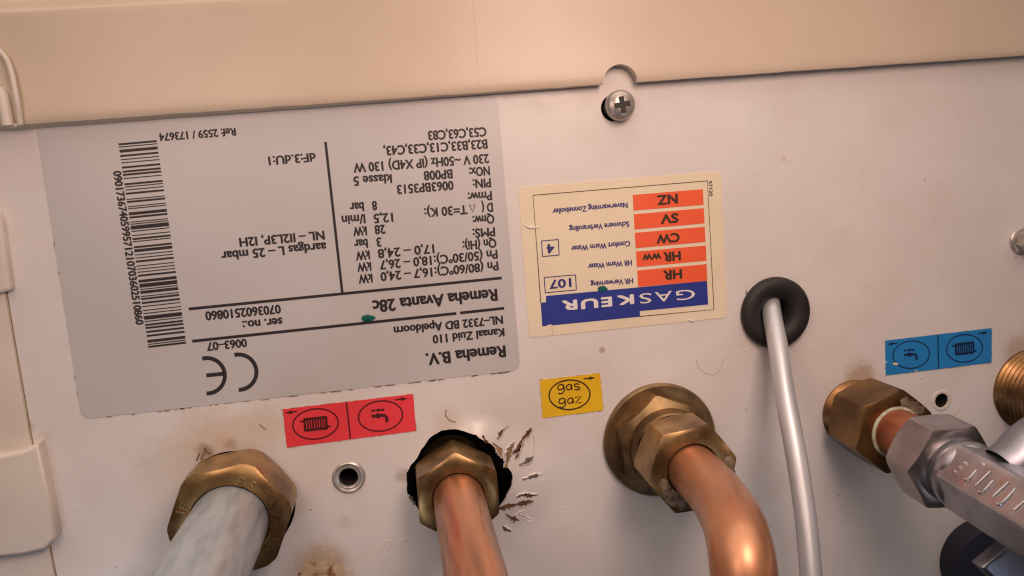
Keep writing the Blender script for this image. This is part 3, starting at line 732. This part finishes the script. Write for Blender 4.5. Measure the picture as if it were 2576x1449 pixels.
def pipe_label(name, label, f, c4, mcol, mline, mid, rad, radel, tp, tapel, tapu, arrows, unit, lw):
    t = thing(name, label, 'label', (*P2(f, sum(p[0] for p in c4) / 4, sum(p[1] for p in c4) / 4), 0), 'coloured pipe labels on the sheet')
    px_prism(f, c4, mcol, t)
    mb = MB()
    bar(mb, P2(f, *mid[0]), P2(f, *mid[1]), lw, ZT)
    for cx, cy, rx, ry in (radel, tapel): stroke(mb, [P2(f, *p) for p in ell(cx, cy, rx, ry, -7)], lw, ZT, True)
    for a, b in arrows: arrow(mb, f, a, b, 0.42, 2.1)
    fin = radiator(mb, f, *rad, unit, mcol)
    tap(mb, f, *tp, tapu)
    pc = part('printed_symbol', mb, mline, t); part('radiator_fin', fin, mcol, pc)
    return t
UNIT = 4.501 * 7.9
pipe_label('red_label', 'red label with radiator and tap symbols, below the silver plate', A3, ((350, 718), (1813, 530), (1780, 112), (303, 285)), M['red'], M['redline'], ((1023, 198), (1070, 617)),
           ((535, 385), (805, 357), (818, 510), (545, 540), (500, 422), (850, 476)), (675, 450, 258, 170), (1385, 356), (1410, 360, 250, 170), 1.0,
           (((465, 308), (328, 325)), ((1578, 178), (1716, 160))), 1.0, 0.42)
UNIT = 4.09 * 7.5
bl_ = pipe_label('blue_label', 'blue label with tap and radiator symbols, right of the black grommet', A7, ((815, 570), (1903, 437), (1905, 82), (808, 212)), M['blue'], M['blueline'], ((1350, 148), (1355, 498)),
           ((1522, 240), (1722, 215), (1727, 342), (1527, 365), (1497, 266), (1747, 316)), (1622, 290, 185, 141), (1058, 353), (1075, 355, 188, 140), 0.74,
           (((935, 237), (828, 247)), ((1760, 137), (1864, 127))), 0.74, 0.38)
mb = MB(); mb.flat([P2(A7, *p) for p in ell(912, 450, 26, 14, 10, 14)], ZT + .06); mb.flat([P2(A7, *p) for p in ((805, 420), (830, 432), (808, 440))], ZT + .06); mb.flat([P2(A7, *p) for p in ((1100, 525), (1122, 512), (1145, 522))], ZT + .06)
part('worn_spot', mb, M['paper'], bl_)
yl = thing('yellow_label', 'yellow label with gas and gaz in an oval, above the brass flange', 'label', (*P2(A5, 310, 245), 0), 'coloured pipe labels on the sheet')
px_prism(A5, ((118, 397), (522, 345), (500, 98), (100, 143)), M['yellow'], yl)
mb = MB(); stroke(mb, [P2(A5, *p) for p in ell(297, 241, 136, 98, -4)], 0.45, ZT, True); arrow(mb, A5, (390, 135), (468, 127), 0.42, 2.0)
def st_(pts, dx=0, dy=0): stroke(mb, [P2(A5, x + dx, y + dy) for x, y in pts], 0.42, ZT + 0.01 * random.random())
G1 = [(258, 176), (240, 172), (222, 180), (218, 200), (228, 208), (246, 205), (256, 194), (258, 176), (262, 215), (252, 228), (236, 235), (222, 230)]
A_1 = [(309, 176), (292, 172), (277, 182), (276, 200), (288, 208), (304, 202), (310, 188), (309, 174), (313, 207)]
S1 = [(362, 171), (344, 167), (328, 172), (330, 184), (346, 188), (364, 192), (366, 203), (350, 208), (330, 206)]
Z1 = [(333, 258), (372, 252), (337, 296), (376, 292)]
st_(G1); st_(A_1); st_(S1); st_(G1, 8, 92); st_(A_1, 9, 90); st_(Z1)
part('printed_symbol', mb, M['brownblack'], yl)

# ================================================================== screws
sx = U(*R3(1043, 985), 5.0); fr = (Vector((sx.x, sx.y, 0)), EX, EY, EZ)
sw = thing('pan_head_screw', 'shiny domed cross head screw under the notch of the cream cover', 'screw', (sx.x, sx.y, 0))
mb = MB(); R0 = 4.6
prof = [(2.4, -8), (2.4, 1.0), (R0 - .4, 1.0), (R0, 1.5), (R0, 2.9)] + [(R0 * math.cos(a), 2.9 + 2.2 * math.sin(a)) for a in [math.radians(x) for x in (12, 24, 36, 48, 60, 70)]]
mb.lathe(prof, fr, 56, False, True); part('head', mb, M['steel'], sw, sharp=50)
cz = 2.9 + 2.2 * math.sin(math.radians(70))
def crossp(L_, W_, r0): 
    c, s_ = math.cos(r0), math.sin(r0)
    q = [(-W_, L_), (W_, L_), (W_ * 1.05, W_ * 1.05), (L_, W_), (L_, -W_), (W_ * 1.05, -W_ * 1.05), (W_, -L_), (-W_, -L_), (-W_ * 1.05, -W_ * 1.05), (-L_, -W_), (-L_, W_), (-W_ * 1.05, W_ * 1.05)]
    return [(sx.x + x * c - y * s_, sx.y + x * s_ + y * c) for x, y in q]
mb = MB(); mb.prism(crossp(2.45, 0.78, .12), cz - 1.2, cz + 0.06, 0.02, 1); part('dark_cross', mb, M['black'], sw)  # black cross set on the dome, standing for a shaded recess
hx = U(*DISP(2589, 606), 3); fr = (Vector((hx.x, hx.y, 0)), EX, EY, EZ)
hb = thing('hexagon_bolt', 'small zinc hexagon bolt cut off by the right edge', 'bolt', (hx.x, hx.y, 0))
mb = MB(); mb.lathe([(4.9, 0), (4.9, .6), (4.3, 1.1), (3.5, 1.3)], fr, 40); part('washer', mb, M['steel'], hb)
mb = MB(); mb.hexnut(fr, 3.4, 1.1, 4.8, 0.3, 0.3, 3.2, bore_depth=.4); part('head', mb, M['steel'], hb)

# ================================================================== galvanised pipe
hr = MB(); FR = AX_GALV
u1 = thing('compression_nut', 'large brass nut with stamped letters around the grey galvanised pipe', 'nut', (*FR[0].xy, 0), 'brass pipe fittings')
mb = MB(); mb.hexnut(FR, 15.6, 2.0, 18.0, 10.9, math.radians(66), 14.4, 15.2, bore_depth=8, trunc=0.945); part('hexagon', mb, M['brass'], u1)
mb = MB(); mb.lathe([(13.2, -8), (13.2, 3)], FR, 48); part('thread', mb, M['brass_dark'], u1)
lt = MB()
def ringtxt(ch, zx, zy, hgt, rotoff=0):
    p = Vector(P2(A2, zx, zy, 18.0)); rd = (p - Vector(FR[0].xy)).normalized(); tg = Vector((rd.y, -rd.x))
    vs, fs = glyphs(ch, 0.01); k = hgt / CAP; cx_ = (min(v[0] for v in vs) + max(v[0] for v in vs)) / 2; cy_ = (min(v[1] for v in vs) + max(v[1] for v in vs)) / 2
    out = [p + tg * ((x - cx_) * k) + rd * ((y - cy_) * k) for x, y in vs]
    n = len(out)
    bm_ = bmesh.new(); bv = [bm_.verts.new((q.x, q.y, 17.95)) for q in out]
    for f_ in fs:
        try: bm_.faces.new([bv[i] for i in f_])
        except ValueError: pass
    r = bmesh.ops.extrude_face_region(bm_, geom=bm_.faces[:])
    for e in r['geom']:
        if isinstance(e, bmesh.types.BMVert): e.co.z += 0.45
    bm_.verts.index_update()
    lt.add([v.co[:] for v in bm_.verts], [tuple(v.index for v in f_.verts) for f_ in bm_.faces]); bm_.free()
for ch, zx, zy in (('D', 835, 560), ('S', 935, 598), ('3', 1050, 685), ('5', 1108, 772), ('7', 1148, 868), ('-', 1155, 980), ('2', 1130, 1082), ('-', 1078, 1195), ('F', 290, 795), ('1', 262, 850)):
    ringtxt(ch, zx, zy, 2.6)
part('stamped_lettering', lt, M['brass'], u1)
gp = MB(); gp.tube([FR[0] + EZ * z for z in (8, 18, 30, 45, 60, 80, 110, 150)], 10.65, 56, 2)
single('galvanised_pipe', gp, M['galv'], 'thick grey galvanised steel pipe coming out of the lettered brass nut', 'pipe', (*FR[0].xy, 8))

# ================================================================== copper pipe in the torn hole
FR = AX_MID
u2 = thing('compression_nut', 'plain brass nut inside the torn black hole', 'nut', (*FR[0].xy, 0), 'brass pipe fittings')
mb = MB(); mb.hexnut(FR, 12.0, -1.0, 14.0, 7.75, math.radians(30 - 1), 11.0, 12, bore_depth=6); part('hexagon', mb, M['brass'], u2)
mb = MB(); mb.lathe([(10.3, -16), (10.3, 0)], FR, 48); part('thread', mb, M['brass_dark'], u2)
cp = MB(); cp.tube([FR[0] + EZ * z for z in (6, 14, 30, 50, 80, 110)], 7.5, 56, 2)
single('copper_pipe', cp, M['copper'], 'straight bare copper pipe from the brass nut in the torn hole', 'pipe', (*FR[0].xy, 6), 'copper pipes')

# ================================================================== gas connection
FR = AX_GAS
g = thing('flanged_gas_fitting', 'brass gas fitting with a wide round flange and two hexagons', 'fitting', (*FR[0].xy, 0), 'brass pipe fittings')
mb = MB(); mb.lathe([(18.7, 0), (18.8, 1.6), (18.2, 2.4), (17.2, 2.5), (14, 2.5)], FR, 96); part('flange', mb, M['brass_dark'], g)
mb = MB(); mb.hexnut(FR, 14.2, 2.3, 8.6, 11.0, math.radians(96), 12.6, 16, bore_depth=.5, tilt=42); part('base_hexagon', mb, M['brass_dark'], g)
mb = MB(); mb.lathe([(12.3, 8.0), (12.1, 12.5), (11.6, 13.0), (10.2, 13.1), (10.2, 17)], FR, 64); part('collar', mb, M['brass_dark'], g)
un = MB(); un.hexnut(FR, 12.2, 15.5, 30.0, 7.8, math.radians(66), 11.2, 12.2, bore_depth=6); un_ = part('union_nut', un, M['brass'], g)
lm = MB()
for a, r, sz in ((0, 10.6, 4.0), (-11, 11, 3.4), (9, 10.8, 2.6), (196, 9.6, 3.0), (212, 9.8, 3.6), (230, 9.9, 4.4), (250, 10.0, 4.4), (272, 9.8, 3.6)):
    c = FR[0] + EX * r * math.cos(math.radians(a)) + EY * r * math.sin(math.radians(a)) + EZ * 29.6
    rs = []
    for z, k in ((0, 1), (.5, .95), (.56, .6), (.6, .05)):
        rs.append([c + EX * (sz * .55 * k * math.cos(i * .5236) * random.uniform(.7, 1.2)) + EY * (sz * .55 * k * math.sin(i * .5236) * random.uniform(.7, 1.2)) + EZ * z for i in range(12)])
    lm.rings(rs, True)
part('scale_deposit', lm, M['limescale'], un_)
path = [(FR[0] + EZ * 20), (FR[0] + EZ * 28)] + [U(x, y, h) for x, y, h in ((1788, 1228, 42), (1822, 1274, 55), (1848, 1325, 67), (1863, 1385, 75), (1871, 1449, 79), (1878, 1560, 81), (1884, 1700, 82))]
gpipe = MB(); gpipe.tube(path, 7.5, 56, 8)
single('gas_pipe', gpipe, M['lacquer'], 'glossy bent copper pipe curving down out of the flanged gas fitting', 'pipe', tuple(path[0]), 'copper pipes')

# ================================================================== grommet and thin pipe
gcn = U(*A6(685, 648), 2.5); fr = (Vector((gcn.x, gcn.y, 0)), EX, EY, EZ)
mb = MB(); mb.lathe([(11.2, 0), (11.75, 0.8), (11.6, 2.2), (10.7, 3.3), (9.0, 3.6), (7.2, 3.3), (5.8, 2.4), (5.0, 1.0), (4.4, -1.5), (4.0, -4), (1.5, -4.2)], fr, 72)
single('rubber_grommet', mb, M['rubber'], 'round black rubber grommet with a thin metal pipe in it', 'grommet', (gcn.x, gcn.y, 0), sharp=60)
ap = [U(x, y, h) for x, y, h in ((1936, 742, -4), (1942, 792, 2), (1958, 878, 11), (1976, 1000, 20), (2000, 1130, 29), (2018, 1240, 35), (2031, 1340, 40), (2040, 1449, 45), (2048, 1600, 51))]
mb = MB(); mb.tube(ap, 3.05, 40, 8)
single('thin_pipe', mb, M['alu'], 'thin satin silver pipe bending down from the black grommet', 'pipe', tuple(ap[1]))

# ================================================================== brass connector and chrome valve
FR = AX_RIGHT
c1 = thing('threaded_connector', 'brown brass connector with a hexagon, joined to the chrome valve', 'fitting', (*FR[0].xy, 0), 'brass pipe fittings')
mb = MB(); pr = [(11.3, -6), (11.3, .3)]
for k in range(4): pr += [(11.3, .6 + 1.3 * k), (10.6, 1.2 + 1.3 * k), (10.6, 1.45 + 1.3 * k), (11.3, 1.75 + 1.3 * k)]
mb.lathe(pr + [(11.0, 6.5)], FR, 64); part('thread', mb, M['brass_warm'], c1)
mb = MB(); mb.hexnut(FR, 11.9, 5.5, 23.0, 8.0, math.radians(78), 11.4, 12, bore_depth=5); part('hexagon', mb, M['brass_warm'], c1)
mb = MB(); mb.lathe([(8.35, 22.4), (8.3, 23.25), (7.9, 23.5), (7.45, 23.6)], FR, 48); part('sealing_ring', mb, M['verdigris'], c1, 'pale green verdigris ring')
lm = MB()
for a, r in ((62, 9.8), (72, 9.8), (50, 9.9), (38, 9.8)):
    c = FR[0] + EX * r * math.cos(math.radians(a)) + EY * r * math.sin(math.radians(a)) + EZ * 22.9
    rs = [[c + EX * (1.9 * k * math.cos(i * .5236) * random.uniform(.7, 1.2)) + EY * (1.9 * k * math.sin(i * .5236) * random.uniform(.7, 1.2)) + EZ * z for i in range(12)] for z, k in ((0, 1), (.14, .9), (.2, .5), (.22, .05))]
    lm.rings(rs, True)
part('scale_deposit', lm, M['limescale'], c1)
V0 = FR[0] + EZ * 36.0 - EY * 2.0
stub = MB(); stub.tube([FR[0] + EZ * 18, FR[0] + EZ * 28, V0 + EZ * 3], 7.5, 48, 3)
single('copper_stub', stub, M['copper_dark'], 'short dark copper piece between the brown brass connector and chrome nut', 'pipe', tuple(FR[0] + EZ * 20), 'copper pipes')
az = Vector((0.0, -0.065, 1)).normalized(); ax = EX - az * EX.dot(az); ax.normalize(); ay = az.cross(ax)
VF = (V0, ax, ay, az)
v = thing('chrome_valve', 'chrome shut off valve with raised letters at the right edge', 'valve', tuple(V0))
mb = MB(); mb.hexnut(VF, 11.6, 0, 12.0, 9.2, math.radians(118), 10.9, 11.4, bore_depth=3); part('gland_nut', mb, M['nickel'], v)
mb = MB(); mb.lathe([(9.6, 11), (9.7, 13.5), (8.6, 14.0), (8.6, 14.8), (9.5, 15.2), (9.8, 16.6), (9.6, 18.2), (8.8, 19.5)], VF, 56); part('neck', mb, M['chrome'], v)
body = MB(); body.hexnut(VF, 9.0, 17.5, 75, 2, math.radians(108), 9.6, 9.3, sides=6, bore_depth=1); part('body', body, M['chrome'], v)
def on_face(ang, u_, z_): # a point on the flat side of the body: along the side, along the axis
    a = math.radians(ang); nr = ax * math.cos(a) + ay * math.sin(a); tg = -ax * math.sin(a) + ay * math.cos(a)
    return V0 + nr * 9.05 + tg * u_ + az * z_
FA = 138
em = MB()
for u_, z_ in ((1.6, 22.5), (0.0, 22.8), (-1.6, 23.1), (-3.6, 27.5)):
    em.tube([on_face(FA, u_, z_ - .3), on_face(FA, u_, z_ + .3)], 0.45, 10, 1)
for pl in (((2.2, 26.2), (1.6, 27.2), (-1.4, 27.4)), ((2.2, 30.2), (-2.8, 31.0)), ((3.2, 32.0), (2.4, 33.0), (-1.2, 33.2)), ((2.4, 36.2), (-2.6, 37.0)), ((3.4, 38.2), (2.6, 39.2), (-2.0, 39.6)), ((2.6, 43), (-2.6, 44)), ((2.6, 47), (-2.6, 48))):
    em.tube([on_face(FA, *p) for p in pl], 0.42, 10, 4)
part('raised_lettering', em, M['chrome_bright'], v)  # letters in the brighter chrome that imitates their highlights
br = MB(); b0 = V0 + az * 25 + ay * 2
bd = (ax * 0.86 + ay * 0.48).normalized()
b1 = bd.cross(az).normalized(); BF = (b0, b1, bd.cross(b1) * -1, bd)
br.lathe([(6.6, 5), (6.8, 9), (7.6, 12), (7.8, 16), (7.8, 60)], BF, 48); part('side_branch', br, M['chrome_dull'], v)
lv = MB(); q0 = U(*A8(2110, 1330), 62)
lv.prism([P2(A8, 1812, 1372, 62), P2(A8, 2135, 1098, 62), P2(A8, 2600, 1250, 62), P2(A8, 2500, 1700, 62), P2(A8, 2050, 1600, 62)], 58, 62, 1.2)
single('chrome_lever', lv, M['chrome_dull'], 'chrome lever tip in the bottom right corner over the black cap', 'lever', (q0.x, q0.y, 58))
# far brass thread
FR = AX_FAR
c2 = thing('threaded_pipe_end', 'brass pipe end with coarse thread cut off by the right edge', 'fitting', (*FR[0].xy, 0), 'brass pipe fittings')
mb = MB(); pr = [(14.6, -6), (14.6, .8)]
for k in range(6): pr += [(14.6, .8 + 1.9 * k), (13.9, 1.5 + 1.9 * k), (13.9, 1.8 + 1.9 * k), (14.6, 2.5 + 1.9 * k)]
mb.lathe(pr + [(14.2, 12.6), (13.4, 13), (12.4, 13.2), (12.4, 20), (12.4, 22)], FR, 72, False, True); part('thread', mb, M['brass_warm'], c2)
mb = MB(); mb.hexnut(FR, 12.8, 15, 30, 7, 0.2, 12, bore_depth=4); part('hexagon', mb, M['brass_warm'], c2)
# black cap
bc = U(2500, 1428, 8); fr = (Vector((bc.x, bc.y, 0)), EX, EY, EZ)
mb = MB(); mb.lathe([(14.6, 0), (14.6, 6.5), (14.2, 8.0), (13.0, 8.5), (0.01, 8.9)], fr, 72)
single('black_cap', mb, M['navyplastic'], 'round blue black plastic cap behind the chrome valve, bottom right', 'cap', (bc.x, bc.y, 0))
